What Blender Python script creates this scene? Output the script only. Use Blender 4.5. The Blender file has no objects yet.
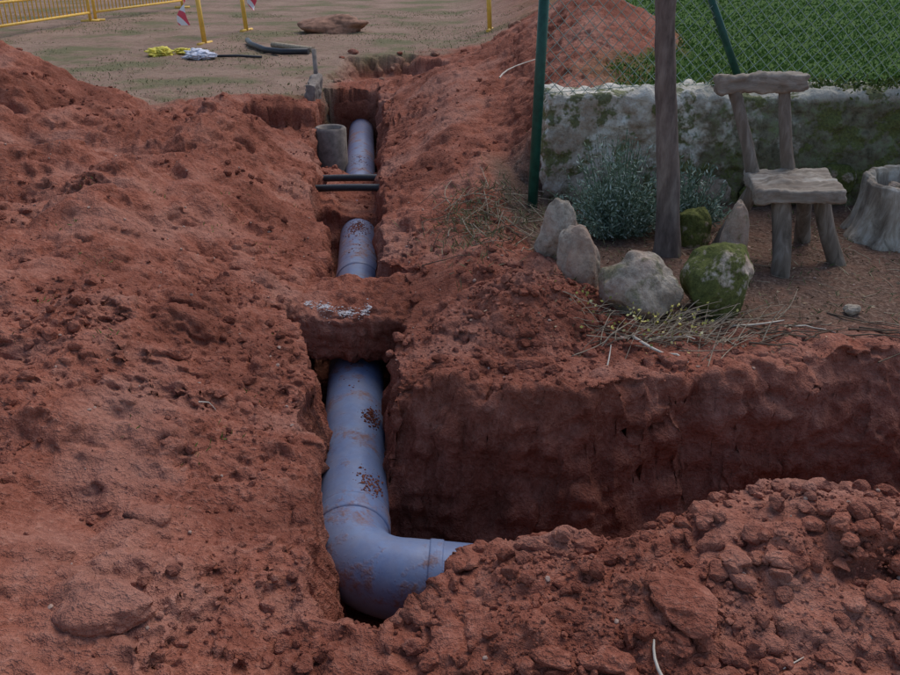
import bpy, math, random
import numpy as np
from mathutils import Vector, Matrix
random.seed(4); rng=np.random.default_rng(7)
S=bpy.context.scene
COL=S.collection
# ---------------------------------------------------------------- noise
def _h(ix,iy,iz,seed):
    n=(ix.astype(np.int64)*374761393+iy.astype(np.int64)*668265263+iz.astype(np.int64)*1274126177+seed*974634777)&0xFFFFFFFF
    n=((n^(n>>13))*1274126177)&0xFFFFFFFF
    n=((n^(n>>16))*2246822519)&0xFFFFFFFF
    return ((n^(n>>15))&0xFFFFFF)/float(0xFFFFFF)
def vn(x,y,z=None,seed=0):
    x=np.asarray(x,float);y=np.asarray(y,float)
    fx=np.floor(x);fy=np.floor(y);tx=x-fx;ty=y-fy
    tx=tx*tx*tx*(tx*(tx*6-15)+10);ty=ty*ty*ty*(ty*(ty*6-15)+10)
    if z is None:
        o=np.zeros_like(fx)
        a=_h(fx,fy,o,seed);b=_h(fx+1,fy,o,seed);c=_h(fx,fy+1,o,seed);d=_h(fx+1,fy+1,o,seed)
        return ((a*(1-tx)+b*tx)*(1-ty)+(c*(1-tx)+d*tx)*ty)*2-1
    z=np.asarray(z,float);fz=np.floor(z);tz=z-fz;tz=tz*tz*(3-2*tz)
    r=0
    for k in (0,1):
        a=_h(fx,fy,fz+k,seed);b=_h(fx+1,fy,fz+k,seed);c=_h(fx,fy+1,fz+k,seed);d=_h(fx+1,fy+1,fz+k,seed)
        r=r+((a*(1-tx)+b*tx)*(1-ty)+(c*(1-tx)+d*tx)*ty)*((1-tz) if k==0 else tz)
    return r*2-1
def fbm(x,y,z=None,oc=4,seed=0,gain=.5,bil=False):
    r=0;a=1;s=0
    ca,sa=math.cos(.6),math.sin(.6)
    for i in range(oc):
        n=vn(x,y,z,seed+i*17)
        if bil:n=np.abs(n)*2-.8
        r=r+a*n;s+=a;a*=gain
        x,y=(x*ca-y*sa)*2.03+5.1,(x*sa+y*ca)*2.03+1.7
        if z is not None:z=z*2.03+3.3
    return r/s
def ss(a,b,x):
    t=np.clip((x-a)/(b-a),0,1);return t*t*(3-2*t)
def ga(x,y,cx,cy,sx,sy,h,rot=0):
    dx=x-cx;dy=y-cy
    c,s=math.cos(rot),math.sin(rot)
    return h*np.exp(-(((dx*c+dy*s)/sx)**2+((-dx*s+dy*c)/sy)**2))
# ---------------------------------------------------------------- terrain functions
def xc(y): return -.43-.09*(np.clip(y,0,14)-3.27)
def Yf(x): return np.interp(x,[-.6,-.24,.1,.6,1.1,2,4],[3.3,3.30,3.20,3.17,3.34,3.52,3.8])+.10*fbm(x*1.7,x*0+3,oc=2,seed=5)
def Yn(x): return np.interp(x,[-1,-.4,-.16,-.05,.03,.12,.3,.55,.78,1.08,1.5,3],[1.90,1.90,1.90,1.96,2.04,2.08,2.12,2.12,2.24,2.42,2.36,2.36])+.025*fbm(x*5,x*0+9,oc=3,seed=6)
def terrain(x,y):
    u=x-xc(y)
    n1=fbm(x*.9,y*.9,oc=3,seed=11); n2=fbm(x*2.6,y*2.6,oc=3,seed=12)
    g=.02*n1
    lb=ss(.25,.9,-u)*(1-ss(9,11.5,y))
    g=g+.20*ss(.2,1.5,-u)*ss(0,2,y)*(1-ss(8,9.5,y))
    g=g+lb*(.12*fbm(x*1.25+3,y*1.1,oc=3,seed=14)+.09*fbm(x*1.9,y*1.9,oc=2,seed=15,bil=True))*ss(1,3,y)
    g=g+ga(x,y,-4.45,8.3,1.0,1.1,.62)+ga(x,y,-6.8,8.0,1.6,1.2,.25)+ga(x,y,-3.5,7.3,.9,.8,.18)
    g=g+ga(x,y,-2.0,4.9,.6,.8,.18,.2)+ga(x,y,-1.75,6.6,.40,.9,.25,.25)+ga(x,y,-3.0,5.4,.8,.6,.24,.3)+ga(x,y,-1.55,3.1,.5,.5,.12)
    g=g-.22*ss(0,.12,np.minimum(np.minimum(x+3.0,-1.4-x),np.minimum(y-8.1,9.75+.25*n2-y)))
    g=g-.10*np.exp(-(u/.42)**2)*(1-ss(10,12,y))
    g=g+ga(x,y,.10,8.0,.42,2.3,.34,.06)+ga(x,y,.75,10.6,1.0,1.7,.50,-.2)
    g=g+ga(x,y,.42,3.95,.30,.30,.17)+ga(x,y,.1,4.6,.25,.5,.06)
    tw=.35+.25*np.clip(y-6.3,0,10)
    T=ss(6.08,6.28,y)*ss(.45-.25*np.clip(y-6.3,0,2),.45+tw,x)
    g=g+T*(.66+.012*np.clip(y-6.3,0,60))
    sp=ga(x,y,1.45,9.2,.85,1.7,.42,-.2)
    g=g+sp*T
    g=g+ga(x,y,1.12,2.12,.34,.24,.16)+ga(x,y,.35,1.95,.40,.25,.03)+ga(x,y,1.9,2.0,.5,.25,.14)-ga(x,y,-.35,1.75,.4,.2,.03)
    far=ss(14,40,np.hypot(x,y))
    nb=fbm(x*1.1,y*1.1,oc=4,seed=21)
    tan=ss(-.3,1.0,y-np.interp(x,[-12,-5,-3.5,-1.8,-.9,.8,2],[11.0,10.2,9.6,10.6,14.0,15.0,19])+1.5*nb)*(1-T)
    gar=ss(-.12,.2,y-np.interp(x,[.25,.5,.8,1.1,2.,4],[6.3,4.75,4.1,3.62,3.62,3.9])+.18*nb)*ss(.2,.4,x)*(1-T)*(1-ss(6.3,6.8,y))
    grs=T*(1-ss(.10,.2,sp+.06*nb))*ss(.9,1.7,x+.3*nb-.12*np.clip(y-6.5,0,8))
    grs=np.maximum(grs,ss(24,34,y+3*nb)*ss(-2,5,x))
    smooth=np.clip(np.maximum(np.maximum(tan*.85,gar*.7),grs*.8),0,1)
    rough=(1-smooth)*(1-ss(12,25,y)*.6)
    g=g+rough*(.05*n2+.032*fbm(x*5,y*5,oc=2,seed=31,bil=True)+.020*fbm(x*12,y*12,oc=2,seed=33,bil=True)*ss(-.5,.5,n1+.4*n2+.2)+.009*fbm(x*34,y*34,oc=2,seed=35,bil=True)*ss(-.4,.5,fbm(x*1.6,y*1.6,oc=2,seed=37)))
    g=g+(1-rough)*(.014*n2+.008*fbm(x*15,y*15,oc=3,seed=36))*(1-far)
    wob=.04*fbm(y*2.6,u*0+1,oc=3,seed=41);wob2=.05*fbm(y*2.6,u*0+7,oc=3,seed=43)
    uL=-np.interp(y,[1.5,1.85,2.5,3,3.6,4.1,4.7,5.0,5.6,6.2,8.5,12],[.06,.09,.17,.19,.21,.34,.32,.19,.25,.34,.50,.52])+wob
    uR=np.interp(y,[3.2,3.6,4.1,4.7,5.0,6.2,8.5,12],[.18,.2,.3,.28,.16,.18,.27,.32])+wob2
    near=(y-Yn(x))*np.interp(x,[-.1,.1],[.50,.6])
    n3=.022*fbm(x*8,y*8,oc=3,seed=45)
    Dm=np.minimum(np.minimum(u-uL,uR-u),np.minimum(near,(11.25-y)))+n3
    wallf=.34+.10*fbm(x*2,y*0,oc=1,seed=49)
    Dc=np.minimum(np.minimum((Yf(x)-y)*wallf,near),np.minimum(u+.1,(7-x)))+n3*.7
    D=np.maximum(Dm,Dc)
    s=ss(0,.095,D)
    floor=-.74+.03*n2+.02*fbm(x*9,y*9,oc=3,seed=47,bil=True)
    plug=ss(6.55,6.85,y+.15*n2)*(1-ss(8.2,8.5,y))
    floor=floor+.37*plug
    floor=floor+ga(x,y,-.20,3.62,.06,.3,.10)+.08*ss(.1,.25,np.abs(u))*(y>3.3)
    z=g*(1-s)+floor*s
    # loose soil slumped over the end of the branch pipe
    zb=-.02-.66*np.clip(y-2.08,0,9)-2.4*np.clip(y-2.48,0,9)-1.8*np.clip(2.08-y,0,9)+.04*n2+.03*fbm(x*5,y*5,oc=2,seed=31,bil=True)+.02*fbm(x*12,y*12,oc=2,seed=33,bil=True)
    mb=ss(-.11,.05,x+.04*n2)*(1-ss(.45,1.0,x))
    zb=zb*mb+(-.85)*(1-mb)
    k=.03
    h=np.clip(.5+.5*(z-zb)/k,0,1);z=zb*(1-h)+z*h+k*h*(1-h)
    D2=np.minimum(np.minimum(x+1.75,1.3-x),np.minimum(y-11.9,14.6-y+.3*n2))
    s2=ss(0,.35,D2+.1*n2)
    z=z-.32*s2
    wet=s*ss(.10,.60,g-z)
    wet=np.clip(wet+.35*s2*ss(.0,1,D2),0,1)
    tan=tan*(1-s2)
    return z,tan,gar,grs,wet
def axis(segs,grow=1.13,lim=400):
    pts=[segs[0][0]]
    for a,b,d in segs:
        n=max(1,int(round((b-a)/d)));pts+=list(np.linspace(a,b,n+1)[1:])
    d=segs[-1][2]
    while pts[-1]<lim:
        d*=grow;pts.append(pts[-1]+d)
    d=segs[0][2];lo=[pts[0]]
    while lo[-1]>-lim:
        d*=grow;lo.append(lo[-1]-d)
    return np.array(lo[::-1][:-1]+pts)
U=axis([(-7,-4,.035),(-4,-2.2,.020),(-2.2,-.6,.012),(-.6,-.1,.007),(-.1,.12,.012),(.12,.4,.007),(.4,2.6,.011),(2.6,4.5,.025),(4.5,8,.07)])
V=axis([(.3,1.3,.03),(1.3,2.75,.009),(2.75,3.55,.006),(3.55,5.2,.011),(5.2,8,.018),(8,15,.035),(15,26,.13)])
uu,vv=np.meshgrid(U,V)
X=uu+xc(vv);Y=vv
Z,tan,gar,grs,wet=terrain(X,Y)
def gradn(X,Y,Z):
    dXu=np.gradient(X,axis=1);dYu=np.gradient(Y,axis=1);dZu=np.gradient(Z,axis=1)
    dXv=np.gradient(X,axis=0);dYv=np.gradient(Y,axis=0);dZv=np.gradient(Z,axis=0)
    nx=dYu*dZv-dZu*dYv;ny=dZu*dXv-dXu*dZv;nz=dXu*dYv-dYu*dXv
    l=np.sqrt(nx*nx+ny*ny+nz*nz)+1e-12
    return nx/l,ny/l,nz/l
nx,ny,nz=gradn(X,Y,Z)
steep=ss(.10,.45,1-nz)*(Y<15)*(Y>1.2)*(np.abs(X)<9)
d=steep*(.08*fbm(X*3.2,Y*3.2,Z*5,oc=3,seed=61)+.030*fbm(X*7,Y*7,Z*12,oc=2,seed=63,bil=True)+.020*fbm(X*22,Y*22,Z*30,oc=2,seed=65))
X=X+nx*d;Y=Y+ny*d;Z=Z+nz*d*.6
def mesh_from(name,co,faces_flat,nper,mats,attrs={},smooth=True,link=True):
    me=bpy.data.meshes.new(name)
    co=np.asarray(co,np.float32);faces_flat=np.asarray(faces_flat,np.int32)
    nf=len(faces_flat)//nper
    me.vertices.add(len(co));me.vertices.foreach_set('co',co.ravel())
    me.loops.add(len(faces_flat));me.loops.foreach_set('vertex_index',faces_flat)
    me.polygons.add(nf);me.polygons.foreach_set('loop_start',np.arange(0,nf*nper,nper,dtype=np.int32))
    me.polygons.foreach_set('use_smooth',np.full(nf,smooth))
    me.update(calc_edges=True)
    for k,v in attrs.items():
        a=me.attributes.new(k,'FLOAT','POINT');a.data.foreach_set('value',np.asarray(v,np.float32).ravel())
    for m in mats:me.materials.append(m)
    ob=bpy.data.objects.new(name,me)
    if link:COL.objects.link(ob)
    return ob
def gridfaces(nr,nc):
    i=np.arange(nr*nc).reshape(nr,nc)
    return np.stack([i[:-1,:-1],i[:-1,1:],i[1:,1:],i[1:,:-1]],-1).reshape(-1)
# ---------------------------------------------------------------- materials
class M:
    def __init__(s,name,rough=.9,spec=.2):
        s.m=bpy.data.materials.new(name);s.m.use_nodes=True;s.nt=s.m.node_tree;s.n=s.nt.nodes;s.l=s.nt.links
        s.b=s.n['Principled BSDF'];s.b.inputs['Roughness'].default_value=rough;s.b.inputs['Specular IOR Level'].default_value=spec
        s.tc=s.n.new('ShaderNodeTexCoord').outputs['Object']
    def noise(s,sc,det=4,rough=.6,dist=0,vec=None,stretch=None):
        v=vec or s.tc
        if stretch:
            mp=s.n.new('ShaderNodeMapping');mp.inputs['Scale'].default_value=stretch;s.l.new(v,mp.inputs[0]);v=mp.outputs[0]
        t=s.n.new('ShaderNodeTexNoise');t.inputs['Scale'].default_value=sc;t.inputs['Detail'].default_value=det;t.inputs['Roughness'].default_value=rough;t.inputs['Distortion'].default_value=dist
        s.l.new(v,t.inputs['Vector']);return t.outputs['Fac']
    def ramp(s,f,stops):
        r=s.n.new('ShaderNodeValToRGB');e=r.color_ramp.elements
        while len(e)<len(stops):e.new(.5)
        for i,(p,c) in enumerate(stops):
            e[i].position=p;e[i].color=(c,c,c,1) if isinstance(c,(int,float)) else (*c,1)
        s.l.new(f,r.inputs[0]);return r.outputs[0]
    def mix(s,f,a,b,mode='MIX'):
        x=s.n.new('ShaderNodeMix');x.data_type='RGBA';x.blend_type=mode
        for v,i in ((f,0),(a,6),(b,7)):
            if isinstance(v,(int,float)):x.inputs[i].default_value=v if i==0 else (v,v,v,1)
            elif isinstance(v,tuple):x.inputs[i].default_value=(*v,1)
            else:s.l.new(v,x.inputs[i])
        return x.outputs[2]
    def math(s,op,a,b=0):
        x=s.n.new('ShaderNodeMath');x.operation=op
        for v,i in ((a,0),(b,1)):
            if isinstance(v,(int,float)):x.inputs[i].default_value=v
            else:s.l.new(v,x.inputs[i])
        return x.outputs[0]
    def attr(s,n):
        a=s.n.new('ShaderNodeAttribute');a.attribute_name=n;return a.outputs['Fac']
    def sep(s,k):
        a=s.n.new('ShaderNodeSeparateXYZ');s.l.new(s.tc,a.inputs[0]);return a.outputs[k]
    def col(s,c):
        if isinstance(c,tuple):s.b.inputs['Base Color'].default_value=(*c,1)
        else:s.l.new(c,s.b.inputs['Base Color'])
    def bump(s,*hs):
        tot=None
        for h,st,di in hs:
            x=s.math('MULTIPLY',h,st*di);tot=x if tot is None else s.math('ADD',tot,x)
        b=s.n.new('ShaderNodeBump');b.inputs['Strength'].default_value=1;b.inputs['Distance'].default_value=1
        s.l.new(tot,b.inputs['Height']);s.l.new(b.outputs[0],s.b.inputs['Normal'])
def soil(full):
    m=M('mixed_ground' if full else 'red_soil',.95,.08)
    n1=m.noise(1.3,3);n2=m.noise(7,4,.7);n3=m.noise(45,3,.72)
    c=m.ramp(n2,[(.30,(.165,.050,.031)),(.48,(.31,.104,.066)),(.60,(.40,.152,.100)),(.75,(.50,.25,.178))])
    c2=m.ramp(n3,[(.3,(.145,.043,.026)),(.52,(.325,.114,.073)),(.72,(.50,.24,.17))])
    c=m.mix(.5,c,c2)
    c=m.mix(m.ramp(n1,[(.50,0),(.64,.65)]),c,m.mix(.4,c,(.53,.32,.25)))
    c=m.mix(m.ramp(n1,[(.36,.8),(.50,0)]),c,m.mix(.6,c,(.115,.035,.022)))
    if full:
        t=m.ramp(n2,[(.3,(.21,.13,.09)),(.55,(.34,.225,.165)),(.7,(.21,.18,.095))])
        n7=m.noise(.7,3)
        t=m.mix(m.ramp(n7,[(.38,.75),(.50,0)]),t,(.155,.16,.075))
        t=m.mix(m.ramp(n7,[(.52,0),(.66,.7)]),t,(.40,.27,.20))
        t=m.mix(m.ramp(n3,[(.3,.5),(.5,0)]),t,(.13,.08,.05))
        c=m.mix(m.attr('m_tan'),c,t)
        g=m.ramp(n3,[(.3,(.075,.045,.031)),(.52,(.165,.10,.073)),(.72,(.32,.225,.17))])
        g=m.mix(m.ramp(n2,[(.45,0),(.65,.6)]),g,(.23,.12,.083))
        c=m.mix(m.attr('m_gar'),c,g)
        gr=m.ramp(n3,[(.3,(.055,.10,.022)),(.7,(.11,.175,.045))])
        c=m.mix(m.attr('m_grs'),c,gr)
    w=m.attr('m_wet')
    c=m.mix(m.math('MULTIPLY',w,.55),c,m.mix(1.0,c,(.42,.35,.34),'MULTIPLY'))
    c=m.mix(m.attr('m_var'),c,m.mix(1.0,c,(.6,.55,.55),'MULTIPLY'))
    m.col(c)
    m.bump((n2,.5,.05),(n3,.9,.026))
    return m.m
SOIL=soil(False);SOILF=soil(True)
def simple(name,c,rough=.8,spec=.3,var=.25,sc=20,bump=.3,bd=.004):
    m=M(name,rough,spec);n=m.noise(sc,3,.65)
    lo=tuple(v*(1-var) for v in c);hi=tuple(min(1,v*(1+var)) for v in c)
    m.col(m.ramp(n,[(.3,lo),(.7,hi)]))
    if bump:m.bump((n,bump,bd))
    return m.m
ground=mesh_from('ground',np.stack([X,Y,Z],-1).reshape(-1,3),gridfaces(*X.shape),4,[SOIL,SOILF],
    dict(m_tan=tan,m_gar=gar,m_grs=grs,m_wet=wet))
mk=np.maximum(np.maximum(tan,gar),grs);fm=np.maximum(np.maximum(mk[:-1,:-1],mk[:-1,1:]),np.maximum(mk[1:,1:],mk[1:,:-1]))>0
ground.data.polygons.foreach_set('material_index',fm.ravel().astype(np.int32))
def zat(x,y):
    z,*_=terrain(np.atleast_1d(np.array(x,float)),np.atleast_1d(np.array(y,float)));return z
def gz(x,y):return float(zat(x,y)[0])
# ---------------------------------------------------------------- builders
def tube(name,pts,rad,mat,seg=16,noise=0,nsc=8,caps=True,parent=None,seed=0):
    P=np.array(pts,float);n=len(P);R=np.broadcast_to(np.array(rad,float),(n,))
    T=np.gradient(P,axis=0);T/=np.linalg.norm(T,axis=1)[:,None]+1e-9
    up=np.array([0,0,1.]) if abs(T[0][2])<.9 else np.array([1.,0,0])
    a=np.cross(T[0],up);a/=np.linalg.norm(a)
    th=np.linspace(0,2*math.pi,seg,endpoint=False);co=[]
    for i in range(n):
        a=a-T[i]*np.dot(a,T[i]);a/=np.linalg.norm(a);b=np.cross(T[i],a)
        r=R[i]
        ring=P[i]+r*(np.cos(th)[:,None]*a+np.sin(th)[:,None]*b)
        if noise:
            dd=noise*fbm(ring[:,0]*nsc,ring[:,1]*nsc,ring[:,2]*nsc*.5,oc=3,seed=seed)
            ring=ring+dd[:,None]*(ring-P[i])/max(r,1e-6)
        co.append(ring)
    co=np.concatenate(co)
    f=[]
    for i in range(n-1):
        for j in range(seg):
            k=(j+1)%seg;f+=[i*seg+j,i*seg+k,(i+1)*seg+k,(i+1)*seg+j]
    me=bpy.data.meshes.new(name)
    fs=[tuple(f[q:q+4]) for q in range(0,len(f),4)]
    nv=len(co)
    if caps:
        co=np.vstack([co,P[0],P[-1]])
        for j in range(seg):
            k=(j+1)%seg;fs.append((nv,k,j));fs.append((nv+1,(n-1)*seg+j,(n-1)*seg+k))
    me.from_pydata(co.tolist(),[],fs)
    for p in me.polygons:p.use_smooth=len(p.vertices)==4
    me.materials.append(mat)
    ob=bpy.data.objects.new(name,me);COL.objects.link(ob)
    if parent:ob.parent=parent
    return ob
def line(a,b,n,bend=(0,0,0)):
    a=np.array(a,float);b=np.array(b,float);t=np.linspace(0,1,n)[:,None]
    return a*(1-t)+b*t+np.array(bend)*(4*t*(1-t))
def empty(name,loc=(0,0,0)):
    e=bpy.data.objects.new(name,None);COL.objects.link(e);e.location=loc;return e
def ico(sub):
    import bmesh
    bm=bmesh.new();bmesh.ops.create_icosphere(bm,subdivisions=sub,radius=1)
    v=np.array([x.co[:] for x in bm.verts]);f=np.array([[q.index for q in p.verts] for p in bm.faces]);bm.free();return v,f
I5=ico(5);I2=ico(2);I3=ico(3);I1=ico(1)
def rotz(v,a):
    c,s=math.cos(a),math.sin(a);return np.stack([v[:,0]*c-v[:,1]*s,v[:,0]*s+v[:,1]*c,v[:,2]],1)
def boulder(name,c,size,mat,seed,amp=.22,rot=0,attrs={},sharp=.5,parent=None,taper=0,lean=(0,0)):
    v,f=I5;v=v.copy()
    r=np.random.default_rng(seed)
    for _ in range(9):
        n=r.normal(size=3);n/=np.linalg.norm(n);lim=r.uniform(.62,.9)
        dd=v@n-lim;v=v-np.clip(dd,0,None)[:,None]*n*sharp*1.6
    d=amp*fbm(v[:,0]*1.3+seed,v[:,1]*1.3,v[:,2]*1.3,oc=2,seed=seed)+.075*fbm(v[:,0]*5,v[:,1]*5,v[:,2]*5+seed,oc=4,seed=seed+1)
    v=v*(1+d)[:,None]
    if taper:
        k=1-taper*(v[:,2]+1)/2;v=v*np.stack([k,k,np.ones_like(k)],1)
    v[:,0]+=lean[0]*v[:,2];v[:,1]+=lean[1]*v[:,2]
    v=rotz(v*np.array(size)/2,rot)+np.array(c)
    ob=mesh_from(name,v,f.reshape(-1),3,[mat],attrs)
    if parent:ob.parent=parent
    return ob
def rbox(name,c,size,mat,res,amp=.02,nsc=6,seed=0,rnd=.3,parent=None,attrs={},rot=(0,0,0)):
    co=[];fs=[];off=0
    hx,hy,hz=[s/2 for s in size]
    nn=[max(2,int(s/res)) for s in size]
    for ax in range(3):
        a,b=[(1,2),(2,0),(0,1)][ax]
        for sg in (-1,1):
            A=np.linspace(-1,1,nn[a]+1);B=np.linspace(-1,1,nn[b]+1)
            ga_,gb=np.meshgrid(A,B)
            p=np.zeros(ga_.shape+(3,));p[...,a]=ga_;p[...,b]=gb;p[...,ax]=sg
            co.append(p.reshape(-1,3));f=gridfaces(*ga_.shape).reshape(-1,4)
            if sg<0:f=f[:,::-1]
            fs.append(f+off);off+=p.shape[0]*p.shape[1]
    co=np.concatenate(co);fs=np.concatenate(fs)
    h=np.array([hx,hy,hz]);r=rnd*min(h)
    p=co*h;core=np.clip(p,-(h-r),(h-r));dl=p-core;ln=np.linalg.norm(dl,axis=1)[:,None]
    nrm=dl/np.maximum(ln,1e-9);p=core+nrm*r
    q=p+np.array(c)
    d=amp*fbm(q[:,0]*nsc,q[:,1]*nsc,q[:,2]*nsc,oc=4,seed=seed)+amp*.5*fbm(q[:,0]*nsc*3,q[:,1]*nsc*3,q[:,2]*nsc*3,oc=2,seed=seed+5,bil=True)
    p=p+nrm*d[:,None]
    Rm=np.array(__import__('mathutils').Euler(rot).to_matrix())
    p=p@Rm.T+np.array(c)
    key=np.round(p,5);_,ix,inv=np.unique(key,axis=0,return_index=True,return_inverse=True)
    inv=inv.reshape(-1)
    ob=mesh_from(name,p[ix],inv[fs].reshape(-1),4,[mat],attrs)
    if parent:ob.parent=parent
    return ob
# ---------------------------------------------------------------- pipe
def pipemat():
    m=M('blue_pvc',.42,.35)
    n=m.noise(5,4,.65);n3=m.noise(30,3,.7)
    c=m.ramp(n3,[(.3,(.115,.175,.34)),(.7,(.16,.23,.41))])
    c=m.mix(m.ramp(n,[(.35,0),(.75,.6)]),c,(.25,.30,.41))
    dn=m.noise(3.6,5,.75)
    dirt=m.math('MULTIPLY',m.ramp(dn,[(.53,0),(.62,.85)]),m.ramp(n3,[(.35,.35),(.55,1)]))
    farm=m.ramp(m.math('MULTIPLY',m.sep('Y'),.1),[(.45,0),(.65,.35)])
    c=m.mix(dirt,c,(.21,.10,.075))
    c=m.mix(m.ramp(m.noise(12,3,.7),[(.4,.04),(.7,.28)]),c,(.25,.18,.16))
    c=m.mix(m.math('MULTIPLY',farm,n3),c,(.25,.12,.09))
    m.col(c);m.l.new(m.ramp(dirt,[(0,.40),(1,.9)]),m.b.inputs['Roughness']);m.bump((n3,.15,.003),(dirt,.5,.004));return m.m
PVC=pipemat()
pts=[];rad=[]
zp=-.55;R0=.157
ye=2.90
for y in np.linspace(11.6,ye,70):
    pts.append((-.41-.09*(y-2.9),y,zp));rad.append(R0)
ex=-.41-.09*(ye-2.9)
Rr=.25;cx,cy=ex+Rr,ye-.05
pts.append((ex-.001,cy+.02,zp));rad.append(R0)
for a in np.linspace(math.pi,1.5*math.pi-.02,22):
    pts.append((cx+Rr*math.cos(a),cy+Rr*math.sin(a),zp));rad.append(R0)
lx,ly,_=pts[-1]
for t in np.linspace(.03,.26,12):
    pts.append((lx+t,ly-t*.04,zp-.08*t));rad.append(R0)
pts=np.array(pts);rad=np.array(rad)
pipe=empty('blue_drain_pipe',(0,0,0))
tube('pipe_run',pts,rad,PVC,48,parent=pipe)
def collar(p0,p1,r,nm):
    p0=np.array(p0);p1=np.array(p1)
    q=np.array([p0,p0+(p1-p0)*.02,p0+(p1-p0)*.15,p0+(p1-p0)*.85,p0+(p1-p0)*.98,p1])
    tube(nm,q,[R0-.002,r*.992,r,r,r*.992,R0-.002],PVC,48,parent=pipe,caps=False)
collar((ex-.005,2.96,zp),(ex+.001,2.86,zp),.1618,'socket')
collar((lx+.075,ly-.003,zp-.005),(lx+.13,ly-.005,zp-.009),.1612,'socket_end')
collar((-.667,5.75,zp),(-.68,5.9,zp),.163,'socket_far')
# ---------------------------------------------------------------- soil bridges
rbox('soil_bridge',(-.53,4.42,-.235),(1.0,.62,.30),SOIL,.012,.06,5,71,.55)
rbox('soil_plug_lintel',(-1.13,11.45,-.30),(1.2,.5,.26),SOIL,.03,.06,4,73,.5)
CONC=simple('grey_concrete',(.24,.20,.17),.9,.2,.35,14,.5,.006)
stub=empty('concrete_inspection_pipe',(0,0,0))
tube('barrel',[(-1.27,9.1,-.75),(-1.27,9.1,-.10),(-1.27,9.1,-.08)],[.17,.17,.15],CONC,32,.01,8,parent=stub,caps=False)
tube('bore',[(-1.27,9.1,-.08),(-1.27,9.1,-.09),(-1.27,9.1,-.6)],[.15,.12,.12],CONC,32,0,parent=stub,caps=False)
rbox('concrete_slab_fragment',(-1.66,10.6,.0),(.12,.8,.4),CONC,.03,.05,6,4,.5,rot=(0,.12,.05))
BLK=simple('black_rubber',(.025,.025,.03),.5,.4,.3,30,.2)
for i,(y,z) in enumerate(((7.05,-.20),(7.38,-.20))):
    tube('buried_cable_conduit',line((-1.45,y+.02,z-.02),(-.25,y-.05,z+.01),20,(0,0,.02)),.03,BLK,14)
# ---------------------------------------------------------------- clods
def scatter(name,xs,ys,sz,mat,var=True,flat=.7,sink=.25,seed=0,I=I2):
    r=np.random.default_rng(seed);v,f=I;zs=zat(xs,ys);n=len(xs)
    ze=zat(xs+.02,ys);zf=zat(xs,ys+.02);ok=(np.abs(ze-zs)<.03)&(np.abs(zf-zs)<.03)
    xs,ys,zs,sz=xs[ok],ys[ok],zs[ok],sz[ok];n=len(xs)
    variants=[]
    for k in range(14):
        w=v.copy()
        for _ in range(6):
            nn=r.normal(size=3);nn/=np.linalg.norm(nn);dd=w@nn-r.uniform(.45,.8);w=w-np.clip(dd,0,None)[:,None]*nn
        w=w*(1+.22*fbm(w[:,0]*2+k,w[:,1]*2,w[:,2]*2,oc=2,seed=k+seed))[:,None];variants.append(w)
    CO=np.empty((n,len(v),3),np.float32);vr=np.empty((n,len(v)),np.float32)
    ang=r.uniform(0,6.28,n);sx=r.uniform(.7,1.3,(n,3));q=r.uniform(0,1,n)**1.5*.8
    for i in range(n):
        w=variants[i%14]*sx[i]*sz[i]*np.array([1,1,flat])
        w=rotz(w,ang[i]);CO[i]=w+np.array([xs[i],ys[i],zs[i]+sz[i]*flat*(1-2*sink)*.6]);vr[i]=q[i]
    F=(f[None]+(np.arange(n)*len(v))[:,None,None]).reshape(-1)
    return mesh_from(name,CO.reshape(-1,3),F,3,[mat],dict(m_var=vr) if var else {},smooth=False)
def pts_box(n,x0,x1,y0,y1,r,thr=-.1,sc=1.5,sd=3):
    x=r.uniform(x0,x1,n*3);y=r.uniform(y0,y1,n*3)
    k=fbm(x*sc,y*sc,oc=3,seed=sd)+r.normal(0,.15,n*3)>thr
    return x[k][:n],y[k][:n]
r=np.random.default_rng(5)
A=[pts_box(6000,-2.6,2.2,1.2,4.6,r,.05,1.7),pts_box(6500,.1,2.2,1.4,2.5,r,-.3,3),pts_box(4000,-5.5,.4,4.0,10,r,.1,1.2),pts_box(1500,.1,.9,3.5,4.4,r,-.5,2),pts_box(1500,-.1,2.6,2.9,3.9,r,0,2)]
xs=np.concatenate([a[0] for a in A]);ys=np.concatenate([a[1] for a in A])
sz=.003+.005*r.pareto(2.2,len(xs));sz=np.minimum(sz,.035)
_,tn,gr_,gs_,_=terrain(xs,ys);k=(gr_<.3)&(gs_<.1);xs,ys,sz=xs[k],ys[k],sz[k]
scatter('soil_clods',xs,ys,sz,SOIL,seed=3)
PALE=simple('pale_stone',(.40,.27,.21),.9,.2,.4,18,.5,.006)
xs,ys=pts_box(110,-2.5,2.1,1.4,4.5,r,-.1);sz=r.uniform(.012,.034,len(xs))
x2,y2=pts_box(130,.5,2.0,1.5,2.4,r,-.5);xs=np.r_[xs,x2];ys=np.r_[ys,y2];sz=np.r_[sz,r.uniform(.012,.040,len(x2))]
_,tn,gr_,_,_=terrain(xs,ys);k=gr_<.3
scatter('soil_lumps',xs[k],ys[k],sz[k],SOIL,seed=9,I=I3)
xs,ys=pts_box(350,-3,3,1.4,6,r,-.2);sz=r.uniform(.004,.011,len(xs))
scatter('pebbles',xs,ys,sz,PALE,var=False,seed=12)
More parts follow.
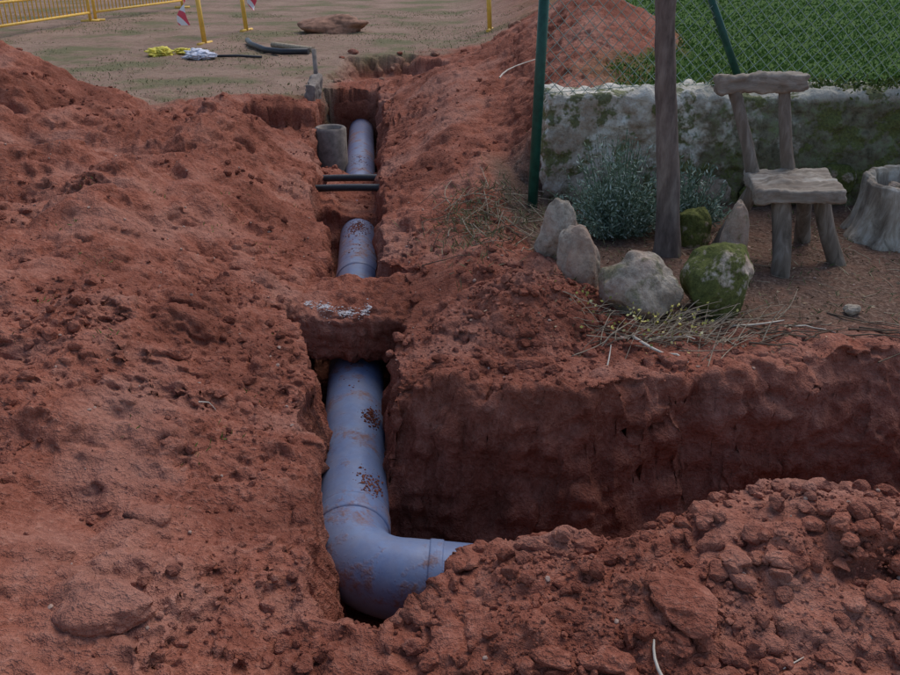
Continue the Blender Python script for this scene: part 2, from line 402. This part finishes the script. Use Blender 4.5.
for i,(x,y,s,rt,sd) in enumerate([(-.93,1.78,(.26,.2,.13),.2,3),(.63,1.80,(.2,.24,.08),.5,4),(.42,1.66,(.13,.09,.07),.1,5),(.27,1.68,(.11,.07,.05),-.3,6),(-.1,1.80,(.08,.06,.05),0,7),(.95,1.95,(.1,.08,.06),.3,8),(1.2,1.85,(.09,.07,.06),.6,14),(-1.15,3.25,(.11,.08,.07),.3,9),(-.05,1.72,(.07,.06,.05),1,10),(.35,3.4,(.2,.1,.05),.1,15)]):
    boulder('soil_boulder',(x,y,gz(x,y)+s[2]*.2),s,SOIL,sd,.3,rt,sharp=.6)
v,f=I2
CO=[]
for cxp,cyp,n,sp in ((-.38,3.62,260,.035),(-.34,3.05,200,.04),(-.68,6.1,40,.07),(-.74,6.6,500,.07),(-.95,8.9,100,.1),(-.5,4.0,20,.1),(-.12,2.55,60,.04)):
    for _ in range(n):
        x=cxp+r.normal(0,sp*.7);y=cyp+r.normal(0,sp*1.3);pc=-.417-.09*(y-2.98)
        dx=x-pc
        if abs(dx)>.13:continue
        s=.0015+.0050*r.random()**3
        w=v*(1+.3*fbm(v[:,0]*2+x*9,v[:,1]*2,v[:,2]*2,oc=2,seed=4))[:,None]*s*np.array([1.4,1.4,.6])
        CO.append(w+np.array([x,y,zp+math.sqrt(R0**2-dx*dx)+s*.15]))
F=(f[None]+(np.arange(len(CO))*len(v))[:,None,None]).reshape(-1)
mesh_from('fallen_soil',np.concatenate(CO),F,3,[SOIL],dict(m_var=np.full(len(CO)*len(v),1.)))
# ---------------------------------------------------------------- stones
def rockmat(name,moss):
    m=M(name,.9,.15);n=m.noise(6,4,.7);n2=m.noise(35,4,.75)
    c=m.ramp(n,[(.3,(.21,.16,.12)),(.5,(.45,.375,.295)),(.7,(.62,.55,.46))])
    c=m.mix(m.ramp(n2,[(.35,.6),(.55,0)]),c,(.14,.11,.08))
    c=m.mix(m.ramp(m.noise(3,3),[(.46,0),(.62,.65)]),c,(.36,.20,.13))
    mo=m.ramp(m.noise(7,4,.7),[(.62-moss*.40,0),(.70-moss*.36,1)])
    c=m.mix(m.math('MULTIPLY',mo,min(1,.3+moss)),c,m.ramp(n2,[(.3,(.035,.045,.010)),(.7,(.14,.155,.035))]))
    m.col(c);m.bump((n,.8,.025),(n2,.8,.010));return m.m
RK=rockmat('limestone',.05);RKM=rockmat('mossy_limestone',.66);RKL=rockmat('lichen_limestone',.22)
for nm,x,y,s,mt,sd,rt,tp_,ln in [('boulder',.61,4.68,(.25,.24,.44),RK,21,.2,.12,(.15,0)),('boulder',.68,4.24,(.24,.22,.38),RK,22,-.5,.1,(-.25,.1)),('boulder',.95,3.98,(.44,.34,.36),RKL,23,.1,.08,(0,.1)),('boulder',1.36,4.03,(.36,.34,.50),RKM,24,.3,.15,(.2,.1)),('boulder',1.60,4.55,(.17,.2,.46),RKL,25,0,.12,(0,0)),('boulder',1.50,5.05,(.26,.25,.34),RKM,28,0,.2,(0,0))]:
    boulder(nm,(x,y,gz(x,y)+s[2]*.32),s,mt,sd,.25,rt,sharp=.4,taper=tp_,lean=ln)
# ---------------------------------------------------------------- low wall
def wallmat():
    m=M('old_plaster',.92,.15);n=m.noise(3,4,.7);n2=m.noise(14,4,.7);n3=m.noise(60,3,.7)
    c=m.ramp(n2,[(.3,(.36,.31,.24)),(.5,(.62,.57,.48)),(.66,(.78,.74,.66))])
    c=m.mix(m.ramp(n,[(.47,0),(.60,.7)]),c,(.30,.20,.13))
    zlow=m.ramp(m.math('ADD',m.sep('Z'),m.math('MULTIPLY',n2,.6)),[(.40,1),(.80,0)])
    c=m.mix(m.math('MULTIPLY',zlow,.7),c,(.27,.155,.105))
    ztop=m.ramp(m.math('ADD',m.sep('Z'),m.math('MULTIPLY',n,.12)),[(.76,0),(.80,.6)])
    xm=m.ramp(m.math('ADD',m.math('MULTIPLY',m.sep('X'),.3),m.math('MULTIPLY',n,.8)),[(.88,0),(1.08,.85)])
    c=m.mix(xm,c,m.ramp(n2,[(.3,(.035,.04,.015)),(.5,(.12,.11,.06)),(.7,(.11,.16,.035))]))
    c=m.mix(ztop,c,(.66,.62,.54))
    c=m.mix(m.ramp(m.noise(4.2,4,.75),[(.51,0),(.57,.85)]),c,m.ramp(n3,[(.3,(.055,.065,.02)),(.6,(.14,.155,.045))]))
    c=m.mix(m.ramp(n3,[(.25,.6),(.45,0)]),c,(.10,.08,.06))
    m.col(c);m.bump((n,.8,.06),(n2,.8,.03),(n3,.6,.006));return m.m
WM=wallmat()
rbox('garden_wall',(2.25,6.12,.31),(3.2,.46,.92),WM,.016,.055,3.5,81,.2)
for i in range(9):
    x=.95+i*.30+r.uniform(-.05,.05)
    boulder('wall_footing_stone',(x,5.88,.07+r.uniform(0,.1)),(r.uniform(.22,.36),.16,r.uniform(.16,.26)),RKL if i<4 else RKM,40+i,.25,0)
pil=empty('stone_pillar',(0,0,0));z=-.05;i=0
while z<1.95:
    h=r.uniform(.13,.22)
    boulder('stone_%d'%i,(3.36+r.uniform(-.03,.03),5.95,z+h/2),(.58+r.uniform(-.08,.08),.5,h*1.25),RKL if i%2 else RK,60+i,.15,r.uniform(-.1,.1),parent=pil,sharp=.8);z+=h*.95;i+=1
# ---------------------------------------------------------------- fence
GRN=simple('green_paint',(.012,.075,.05),.45,.4,.3,25,.1)
WIRE=simple('green_coated_wire',(.24,.32,.27),.5,.4,.3,30,.0)
fence=empty('chain_link_fence',(0,0,0))
def sqpost(name,a,b,w):
    return tube(name,line(a,b,2),w,GRN,14,parent=fence)
sqpost('post',(.555,5.62,-.3),(.60,5.72,2.1),.034)
sqpost('post_far',(4.9,6.25,.4),(4.9,6.25,2.1),.03)
sqpost('brace',(1.66,6.16,1.55),(2.06,6.10,.72),.026)
wires=[]
x0,x1,z0,z1=.58,4.9,.78,2.05;st=.088
def fy(x):return 5.75+(x-.58)*.45 if x<1.4 else 6.119+ (x-1.4)*.005
k=x0-(z1-z0)
while k<x1:
    a=max(k,x0);b=min(k+(z1-z0),x1)
    if b>a:
        wires.append(((a,0,z0+(a-k)),(b,0,z0+(b-k))));wires.append(((a,.004,z1-(a-k)),(b,.004,z1-(b-k))))
    k+=st
cu=bpy.data.curves.new('mesh_wires','CURVE');cu.dimensions='3D';cu.bevel_depth=.0024;cu.bevel_resolution=0
for p,q in wires:
    n=10;s=cu.splines.new('POLY');s.points.add(n-1)
    for i in range(n):
        t=i/(n-1);xx=p[0]+(q[0]-p[0])*t
        s.points[i].co=(xx,fy(xx)+p[1],p[2]+(q[2]-p[2])*t+.012*math.sin(5*xx),1)
for zz in (.79,1.4,2.04):
    s=cu.splines.new('POLY');s.points.add(2)
    for i,xx in enumerate((x0,1.4,x1)):s.points[i].co=(xx,fy(xx),zz,1)
cu.materials.append(WIRE);ob=bpy.data.objects.new('mesh_wires',cu);COL.objects.link(ob);ob.parent=fence
# ---------------------------------------------------------------- leaves helper
def leaves(name,P,D,L,W,mat,curl=.0,attrs=None,parent=None):
    n=len(P);rr=np.random.default_rng(len(P))
    s=np.cross(D,rr.normal(size=(n,3)));s/=np.linalg.norm(s,axis=1)[:,None]+1e-9
    L=np.broadcast_to(L,(n,))[:,None];W=np.broadcast_to(W,(n,))[:,None]
    tip=P+D*L;tip[:,2]-=curl*L[:,0]
    co=np.stack([P,P+D*L*.5+s*W/2,tip,P+D*L*.5-s*W/2],1).reshape(-1,3)
    ob=mesh_from(name,co,np.arange(n*4),4,[mat],{'m_var':np.repeat(rr.random(n),4)} if attrs is None else attrs,smooth=False)
    if parent:ob.parent=parent
    return ob
def leafmat(name,a,b,c=None):
    m=M(name,.8,.1);v=m.attr('m_var')
    st=[(0,a),(1,b)] if c is None else [(0,a),(.6,b),(1,c)]
    m.col(m.ramp(v,st));return m.m
GR=leafmat('grass_blades',(.06,.12,.022),(.12,.205,.04),(.20,.28,.085))
def blades(name,x,y,h,w,mat,lean=.5):
    z=zat(x,y);n=len(x);D=np.stack([rng.normal(0,lean,n),rng.normal(0,lean,n),np.ones(n)],1);D/=np.linalg.norm(D,axis=1)[:,None]
    return leaves(name,np.stack([x,y,z-.004],1),D,h*rng.uniform(.5,1.3,n),w,mat)
n=50000;yy=6.35+ (rng.random(n)**1.6)*14;xx=rng.uniform(.8,4.5,n)*(yy/6.5)
_,_,_,g2,_=terrain(xx,yy);k=g2>.35
blades('grass',xx[k],yy[k],.045*(1+.5*fbm(xx[k]*2,yy[k]*2,oc=2,seed=77)),.013*(yy[k]/7),GR,1.0)
TG=leafmat('dry_grass',(.09,.11,.04),(.22,.21,.10),(.42,.35,.22))
n=20000;yy=rng.uniform(10,24,n);xx=rng.uniform(-12,3,n)
_,t2,_,_,_=terrain(xx,yy);k=(t2>.5)&(fbm(xx*.8,yy*.8,oc=3,seed=91)>.0)
blades('sparse_grass',xx[k],yy[k],.045,.012,TG,.9)
n=1100;xx=np.concatenate([rng.normal(.12,.12,n//2),rng.normal(.38,.2,n//2)]);yy=np.concatenate([rng.normal(5.1,.35,n//2),rng.normal(5.4,.3,n//2)])
blades('weed_tufts',xx,yy,.08,.006,TG,1.0)
n=900;xx=rng.uniform(.5,3,n);yy=rng.uniform(3.8,5.8,n);blades('garden_weeds',xx,yy,.05,.006,TG,1.2)
FL=leafmat('fallen_leaf',(.10,.055,.03),(.27,.17,.10),(.50,.38,.25))
n=1000;xx=np.r_[rng.uniform(.5,3,500),rng.normal(1.1,.35,500)];yy=np.r_[rng.uniform(3.6,5.8,500),rng.normal(3.72,.13,500)];zz=zat(xx,yy)+.004
D=np.stack([rng.normal(size=n),rng.normal(size=n),rng.normal(0,.25,n)],1);D/=np.linalg.norm(D,axis=1)[:,None]
leaves('fallen_leaves',np.stack([xx,yy,zz],1),D,rng.uniform(.012,.035,n),rng.uniform(.006,.016,n),FL)
c=[(rng.uniform(-2.2,-.8),rng.uniform(2.2,6)) for _ in range(26)]
xx=np.concatenate([rng.normal(a,.03,8) for a,b in c]);yy=np.concatenate([rng.normal(b,.03,8) for a,b in c])
blades('bank_weeds',xx,yy,.035,.005,GR,1.0)
YL=leafmat('yellow_weed',(.16,.18,.05),(.66,.56,.14),(.72,.64,.36))
n=220;xx=rng.normal(1.0,.18,n);yy=rng.normal(3.74,.12,n);zz=zat(xx,yy)+rng.uniform(.0,.12,n)
D=rng.normal(size=(n,3));D/=np.linalg.norm(D,axis=1)[:,None];leaves('yellow_weed',np.stack([xx,yy,zz],1),D,.019,.015,YL)
TW=simple('dry_twig',(.38,.30,.21),.85,.2,.4,30,0)
TWD=simple('dark_twig',(.14,.095,.065),.85,.2,.4,30,0)
PS=simple('pale_stick',(.62,.54,.44),.8,.2,.2,30,0)
def twigs(name,items,mat):
    cu=bpy.data.curves.new(name,'CURVE');cu.dimensions='3D';cu.bevel_depth=1;cu.bevel_resolution=1
    for (x,y,ang,L,rd,lift) in items:
        n=6;s=cu.splines.new('POLY');s.points.add(n-1)
        bx,by=rng.normal(0,.06,2)*L
        X_=np.array([x+math.cos(ang)*L*(i/(n-1)-.5)+bx*math.sin(i/(n-1)*3.1) for i in range(n)]);Y_=np.array([y+math.sin(ang)*L*(i/(n-1)-.5)+by*math.sin(i/(n-1)*3.1) for i in range(n)])
        Zm=zat(X_,Y_);zl=np.maximum(Zm,np.linspace(Zm[0],Zm[-1],n))
        if Zm.max()-Zm.min()>.2:zl=np.full(n,Zm.max())
        for i in range(n):
            s.points[i].co=(X_[i],Y_[i],zl[i]+rd+lift*i/(n-1),1);s.points[i].radius=rd*(1-.5*i/(n-1))
    cu.materials.append(mat);ob=bpy.data.objects.new(name,cu);COL.objects.link(ob);return ob
tw=[(rng.normal(1.1,.24),rng.normal(3.72,.12),rng.uniform(-1.2,1.2),rng.uniform(.06,.30),rng.uniform(.0012,.004),rng.uniform(0,.13)) for _ in range(150)]
tw+=[(rng.uniform(.6,3),rng.uniform(3.75,5.5),rng.uniform(0,6),rng.uniform(.04,.22),rng.uniform(.001,.0025),.01) for _ in range(150)]
twigs('dry_twigs',tw,TW)
tw=[(rng.normal(.28,.2),rng.normal(5.3,.3),rng.uniform(0,6),rng.uniform(.08,.35),rng.uniform(.0015,.0045),rng.uniform(0,.10)) for _ in range(130)]
twigs('dry_weed_stalks',tw[:60],TWD);twigs('pale_weed_stalks',tw[60:],TW)
tw=[(rng.uniform(.7,2.2),rng.uniform(3.55,3.85),rng.uniform(-.6,.6),rng.uniform(.1,.4),rng.uniform(.002,.006),0.01) for _ in range(45)]
twigs('dark_twigs',tw,TWD)
twigs('pale_sticks',[(.96,3.50,-.8,.30,.008,.0),(1.05,3.62,-.5,.2,.005,.03),(1.5,3.78,.3,.30,.006,.0),(1.75,3.74,-.2,.22,.004,.0),(.55,1.64,1.7,.13,.006,.0),(.9,1.66,.5,.08,.003,0),(-.95,2.9,.3,.06,.003,0),(.72,3.45,1.3,.12,.004,.02),(.60,7.6,.9,.6,.008,.1)],PS)
# ---------------------------------------------------------------- shrubs
LV=leafmat('lavender_leaf',(.11,.16,.10),(.25,.33,.25),(.42,.49,.43))
def shrub(name,cx,cy,rad,h,ns,mat,nl=16,ll=.035):
    z0=gz(cx,cy);P=[];D=[];e=empty(name)
    cu=bpy.data.curves.new('stems','CURVE');cu.dimensions='3D';cu.bevel_depth=.0014
    for _ in range(ns):
        a=rng.uniform(0,6.28);q=math.sqrt(rng.random())
        rr_=rad*(1+.25*math.sin(2*a+cx)+.2*math.sin(5*a));tx=cx+math.cos(a)*rr_*q;ty=cy+math.sin(a)*rr_*q*.8;tz=z0+h*(1-.6*q*q)*rng.uniform(.4,1.2)
        b=np.array([cx+math.cos(a)*rad*.3*q,cy+math.sin(a)*rad*.3*q,z0]);t=np.array([tx,ty,tz])
        s=cu.splines.new('POLY');s.points.add(1);s.points[0].co=(*b,1);s.points[1].co=(*t,1)
        d=(t-b)/np.linalg.norm(t-b)
        for i in range(nl):
            f=.15+.85*(i/nl);P.append(b+(t-b)*f+rng.normal(0,.008,3));v=d*.8+rng.normal(0,.6,3);D.append(v/np.linalg.norm(v))
    cu.materials.append(mat);o=bpy.data.objects.new('stems',cu);COL.objects.link(o);o.parent=e
    leaves('foliage',np.array(P),np.array(D),ll*rng.uniform(.6,1.4,len(P)),.010,mat,parent=e)
shrub('lavender_bush',1.06,5.2,.36,.60,300,LV,24)
shrub('lavender_bush',1.52,5.3,.24,.45,130,LV,22)
MV=leafmat('ivy_leaf',(.04,.065,.018),(.10,.14,.035),(.19,.23,.07))
n=1500;P=np.stack([rng.uniform(1.6,3.3,n),6.12+rng.normal(0,.12,n),.77+np.abs(rng.normal(0,.03,n))],1);k=fbm(P[:,0]*3,P[:,1]*3,oc=2,seed=5)>.05;P=P[k]
D=rng.normal(size=(len(P),3))+np.array([0,-.3,.6]);D/=np.linalg.norm(D,axis=1)[:,None];leaves('wall_top_weeds',P,D,.035,.02,MV)
# ---------------------------------------------------------------- tree
def barkmat():
    m=M('tree_bark',.9,.15);n=m.noise(14,4,.7,0,None,(1,1,.25));n2=m.noise(5,3)
    c=m.ramp(n,[(.3,(.07,.055,.045)),(.5,(.17,.13,.11)),(.7,(.29,.24,.20))]);c=m.mix(m.ramp(n2,[(.5,0),(.7,.5)]),c,(.22,.165,.135))
    m.col(c);m.bump((n,.8,.012));return m.m
BK=barkmat()
tree=empty('young_tree')
tb=line((1.32,4.86,-.1),(1.0,4.92,3.2),60,(-.01,0,0))
tb[:,0]+=.01*np.sin(tb[:,2]*4)
tube('trunk',tb,np.interp(tb[:,2],[-.1,.05,.3,1.5,3.2],[.095,.077,.063,.056,.028]),BK,28,.012,9,parent=tree)
LP=[];LD=[]
for i in range(9):
    a=i*2.4;z=2.1+i*.13;b=np.array([1.32-.097*(z+.1),4.9,z]);t=b+np.array([math.cos(a)*.9,math.sin(a)*.9,.7+.3*random.random()])
    tube('limb_%d'%i,line(b,t,10,(0,0,-.08)),np.linspace(.02,.006,10),BK,8,parent=tree)
    for j in range(22):
        c=b+(t-b)*rng.uniform(.35,1.1)+rng.normal(0,.16,3)
        for q in range(12):
            LP.append(c+rng.normal(0,.06,3));v=rng.normal(size=3);LD.append(v/np.linalg.norm(v))
leaves('crown',np.array(LP),np.array(LD),.06,.03,MV,parent=tree)
# ---------------------------------------------------------------- rustic chair
def woodmat(name,dark,mid,lite,st=(1,1,1)):
    m=M(name,.85,.2);n=m.noise(16,4,.7,.6,None,st);n2=m.noise(4,3);n3=m.noise(90,2)
    c=m.ramp(n,[(.3,dark),(.5,mid),(.7,lite)]);c=m.mix(m.ramp(n2,[(.45,0),(.7,.6)]),c,(.15,.105,.075))
    m.col(c);m.bump((n,.7,.014),(n3,.3,.003));return m.m
WDv=woodmat('weathered_log',(.09,.07,.05),(.21,.165,.13),(.36,.31,.26),(1,1,.15))
WDh=woodmat('weathered_plank',(.15,.12,.09),(.30,.25,.20),(.48,.43,.37),(.2,1,1))
ch=empty('rustic_log_chair')
rbox('seat',(1.935,4.72,.445),(.47,.43,.085),WDh,.012,.020,7,91,.45,parent=ch,rot=(.05,-.04,-.12))
tube('leg_1',line((1.87,4.50,-.05),(1.84,4.62,.42),16,(.01,0,0)),np.linspace(.054,.05,16),WDv,16,.010,10,parent=ch)
tube('leg_2',line((2.27,4.66,-.05),(2.09,4.70,.42),16,(-.01,0,0)),np.linspace(.050,.046,16),WDv,16,.010,10,parent=ch)
tube('leg_3',line((1.64,5.0,-.05),(1.79,4.86,.42),16),np.linspace(.046,.042,16),WDv,16,.010,10,parent=ch)
tube('leg_4',line((2.20,5.06,-.05),(2.07,4.86,.42),16),np.linspace(.046,.042,16),WDv,16,.010,10,parent=ch)
tube('back_post_1',line((1.78,4.90,.42),(1.63,5.04,.93),16,(.01,0,0)),np.linspace(.042,.034,16),WDv,16,.010,10,parent=ch)
tube('back_post_2',line((2.00,4.92,.42),(1.92,5.04,.95),16,(-.01,0,0)),np.linspace(.042,.034,16),WDv,16,.010,10,parent=ch)
rbox('backrest',(1.785,5.03,.965),(.53,.10,.115),WDh,.012,.026,6,95,.6,parent=ch,rot=(0,-.03,-.05))
# ---------------------------------------------------------------- stump
def stump():
    th=np.linspace(0,2*math.pi,97)[:-1]
    prof=[(1.35,-.12),(1.22,0),(1.08,.06),(1.0,.14),(.96,.22),(.95,.30),(.95,.345),(.90,.36),(.80,.355),(.74,.33),(.70,.24),(.45,.20),(.02,.2)]
    rows=[];P2=[]
    for i in range(len(prof)-1):
        for t in np.linspace(0,1,7)[:-1]:P2.append((prof[i][0]*(1-t)+prof[i+1][0]*t,prof[i][1]*(1-t)+prof[i+1][1]*t))
    P2.append(prof[-1])
    for rr_,z in P2:
        lob=1+.08*np.cos(3*th+1)+.05*np.cos(7*th+2)*(1.2-z*1.5)+.03*np.sin(13*th)
        rad=.27*rr_*lob
        dn=.02*fbm(np.cos(th)*6,np.sin(th)*6,np.full_like(th,z*4),oc=4,seed=8)
        rows.append(np.stack([(rad+dn)*np.cos(th),(rad+dn)*np.sin(th),np.full_like(th,z)+dn*.6+.02*np.sin(th+1)],1))
    R=np.array(rows);nr,ncn,_=R.shape
    idx=np.arange(nr*ncn).reshape(nr,ncn);idx=np.hstack([idx,idx[:,:1]])
    f=np.stack([idx[:-1,:-1],idx[:-1,1:],idx[1:,1:],idx[1:,:-1]],-1).reshape(-1)
    ob=mesh_from('hollow_tree_stump',R.reshape(-1,3),f,4,[woodmat('bleached_stump',(.15,.12,.09),(.38,.32,.25),(.60,.54,.46),(1,1,.3))]);ob.location=(2.84,5.18,0.02)
stump()
for i,(x,y,s) in enumerate(((2.78,5.13,.1),(2.88,5.23,.12),(2.81,5.28,.09))):
    boulder('planter_stone',(x,y,.29),(s,s,s*.8),RK,110+i)
boulder('garden_stone',(2.02,3.93,gz(2.02,3.93)+.02),(.09,.07,.06),RK,120)
# ---------------------------------------------------------------- barriers (far)
YE=simple('yellow_enamel',(.80,.48,.08),.5,.4,.15,10,.1)
def barrier(name,a,b,upr,rails,rr=.02,posts=True):
    e=empty(name);a=np.array(a,float);b=np.array(b,float);L=np.linalg.norm(b-a)
    for i,z in enumerate(rails):
        tube('rail_%d'%i,[(a[0],a[1],z),(b[0],b[1],z)],rr,YE,10,parent=e)
    n=int(L/upr)
    for i in range(n+1):
        p=a+(b-a)*i/max(n,1)
        tube('bar_%d'%i,[(p[0],p[1],rails[0]),(p[0],p[1],rails[-1])],rr*.5,YE,8,parent=e)
    if posts:
        for i,p in enumerate((a,b)):
            tube('post_%d'%i,[(p[0],p[1],-.02),(p[0],p[1],rails[-1])],rr*1.3,YE,10,parent=e)
            tube('foot_%d'%i,[(p[0]-.2,p[1]-.05,.02),(p[0]+.2,p[1]+.05,.02)],rr*1.2,YE,10,parent=e)
    return e
barrier('crowd_barrier',(-8.9,16.2),(-8.35,21.0),.16,(.2,.62,1.05),.028)
barrier('crowd_barrier',(-8.30,21.2),(-7.5,25.5),.16,(.2,.62,1.05),.028)
def hurdle(name,a,b):
    e=empty(name)
    for i,p in enumerate((a,b)):
        z=gz(p[0],p[1])
        tube('post_%d'%i,[(p[0],p[1],z-.05),(p[0]-.06,p[1],z+1.05)],.045,YE,12,parent=e)
        tube('foot_%d'%i,[(p[0]-.06,p[1]-.25,z+.0),(p[0]+.06,p[1]+.25,z+.0)],.03,YE,10,parent=e)
    for k,z in enumerate((.82,.92,1.02)):
        tube('rail_%d'%k,[(a[0]-.05,a[1],z),(b[0]-.05,b[1],z)],.03,YE,10,parent=e)
hurdle('yellow_hurdle',(-4.52,16.5),(-4.25,18.8))
hurdle('yellow_hurdle',(.78,17.6),(2.3,18.6))
tp=M('red_white_tape',.5,.3);w=tp.n.new('ShaderNodeTexWave');w.inputs['Scale'].default_value=2.2;w.bands_direction='DIAGONAL';tp.l.new(tp.tc,w.inputs['Vector'])
tp.col(tp.ramp(w.outputs['Fac'],[(.49,(.8,.76,.76)),(.51,(.75,.08,.12))]))
def tape(x,y,z0,z1,tw):
    n=20;co=[];
    for i in range(n):
        t=i/(n-1);a=tw*t*3+.4;z=z1+(z0-z1)*t;cx=x+.05*math.sin(t*6)
        co+=[(cx-.10*math.cos(a),y-.06*math.sin(a),z),(cx+.10*math.cos(a),y+.06*math.sin(a),z)]
    f=[]
    for i in range(n-1):f+=[2*i,2*i+1,2*i+3,2*i+2]
    mesh_from('barrier_tape',co,f,4,[tp.m])
tape(-4.72,16.1,.34,1.0,1);tape(-4.02,18.7,.40,1.0,1.5)
YB=simple('yellow_cloth',(.65,.54,.08),.7,.3,.35,8,.5,.02);WB=simple('white_cloth',(.60,.60,.66),.7,.3,.4,8,.5,.02)
def crumple(name,c,size,mat,seed):
    v,f=I5;v=v.copy();d=.55*fbm(v[:,0]*2.2,v[:,1]*2.2,v[:,2]*2.2+seed,oc=4,seed=seed,bil=True)
    v=v*(1+d)[:,None]*np.array(size)/2+np.array(c);mesh_from(name,v,f.reshape(-1),3,[mat])
crumple('crumpled_yellow_bag',(-4.75,14.6,gz(-4.75,14.6)+.04),(.42,.5,.16),YB,1)
crumple('crumpled_yellow_bag',(-4.45,14.9,gz(-4.45,14.9)+.04),(.3,.35,.12),YB,2)
crumple('crumpled_white_bag',(-3.95,14.1,gz(-3.95,14.1)+.04),(.46,.4,.14),WB,3)
crumple('crumpled_white_bag',(-4.1,14.5,gz(-4.1,14.5)+.04),(.35,.35,.13),WB,5)
q=[(-3.75,14.2),(-3.4,14.3),(-3.0,14.15)];tube('black_cable',[(a,b,gz(a,b)+.03) for a,b in q],.02,BLK,8)
q=np.array([(-3.75,16.6),(-3.5,15.7),(-3.1,14.95),(-2.75,14.6),(-2.3,14.5)]);tube('black_hose',[(a,b,gz(a,b)+.06) for a,b in q],.05,BLK,14)
tube('timber_plank',line((-3.1,15.6,gz(-3.1,15.6)+.06),(-2.3,15.0,gz(-2.3,15)+.06),4),.05,TW,6)
BR=simple('brown_rock',(.28,.15,.10),.9,.2,.4,10,.6,.01)
boulder('spoil_rock',(-2.35,18.6,.12),(1.3,.9,.5),BR,131,.35,.2)
for i in range(22):
    x=rng.uniform(-2.4,1.2);y=rng.uniform(10.2,15);s=rng.uniform(.05,.18)
    boulder('rubble_stone',(x,y,gz(x,y)+s*.1),(s*1.3,s,s*.7),BR if i%2 else SOIL,140+i,.3,i)
tube('grey_stake',[(-1.72,11.4,-.3),(-1.74,11.4,.45)],.03,CONC,10)
lime=M('lime_streak',.9,.1);lime.col(lime.ramp(lime.noise(40,3),[(.35,(.45,.36,.33)),(.6,(.66,.63,.63))]))
CO=[];rr=np.random.default_rng(3)
bridge=bpy.data.objects['soil_bridge'];bc=np.empty(len(bridge.data.vertices)*3,np.float32);bridge.data.vertices.foreach_get('co',bc);bc=bc.reshape(-1,3)
v,f=I1
for _ in range(1500):
    x=rr.uniform(-.78,-.42);w=.014+.02*abs(math.sin(x*17));y=4.22+rr.normal(0,w)+.02*math.sin(x*14)
    if rr.random()>.1+.8*abs(math.sin(x*27+1))**2:continue
    k=(np.abs(bc[:,0]-x)<.015)&(np.abs(bc[:,1]-y)<.015)
    if not k.any():continue
    z=bc[k][:,2].max();s=.0012+.0035*rr.random()**2
    CO.append(v*s*np.array([1.8,1.4,.4])+np.array([x,y,z]))
F=(f[None]+(np.arange(len(CO))*len(v))[:,None,None]).reshape(-1)
mesh_from('lime_residue',np.concatenate(CO),F,3,[lime.m])
# ---------------------------------------------------------------- light, world, camera
W=bpy.data.worlds.new('World');S.world=W;W.use_nodes=True
sky=W.node_tree.nodes.new('ShaderNodeTexSky');sky.sky_type='NISHITA';sky.sun_disc=False
az=math.radians(35);el=math.radians(55)
sky.sun_elevation=el;sky.sun_rotation=az
bg=W.node_tree.nodes['Background'];bg.inputs[1].default_value=.15
W.node_tree.links.new(sky.outputs[0],bg.inputs[0])
sd=bpy.data.lights.new('sun','SUN');sd.energy=1.9;sd.angle=math.radians(45);sd.color=(1,.94,.875)
so=bpy.data.objects.new('sun',sd);COL.objects.link(so)
dv=Vector((math.sin(az)*math.cos(el),math.cos(az)*math.cos(el),math.sin(el)))
so.rotation_euler=dv.to_track_quat('Z','Y').to_euler();so.location=(5,10,12)
cam=bpy.data.cameras.new('camera');co_=bpy.data.objects.new('camera',cam);COL.objects.link(co_)
cam.sensor_width=36;cam.lens=34;cam.clip_end=2000;cam.clip_start=.05
co_.location=(0,0,1.7);co_.rotation_euler=(math.radians(65),0,0)
S.camera=co_
S.view_settings.view_transform='Standard';S.view_settings.look='None';S.view_settings.exposure=0
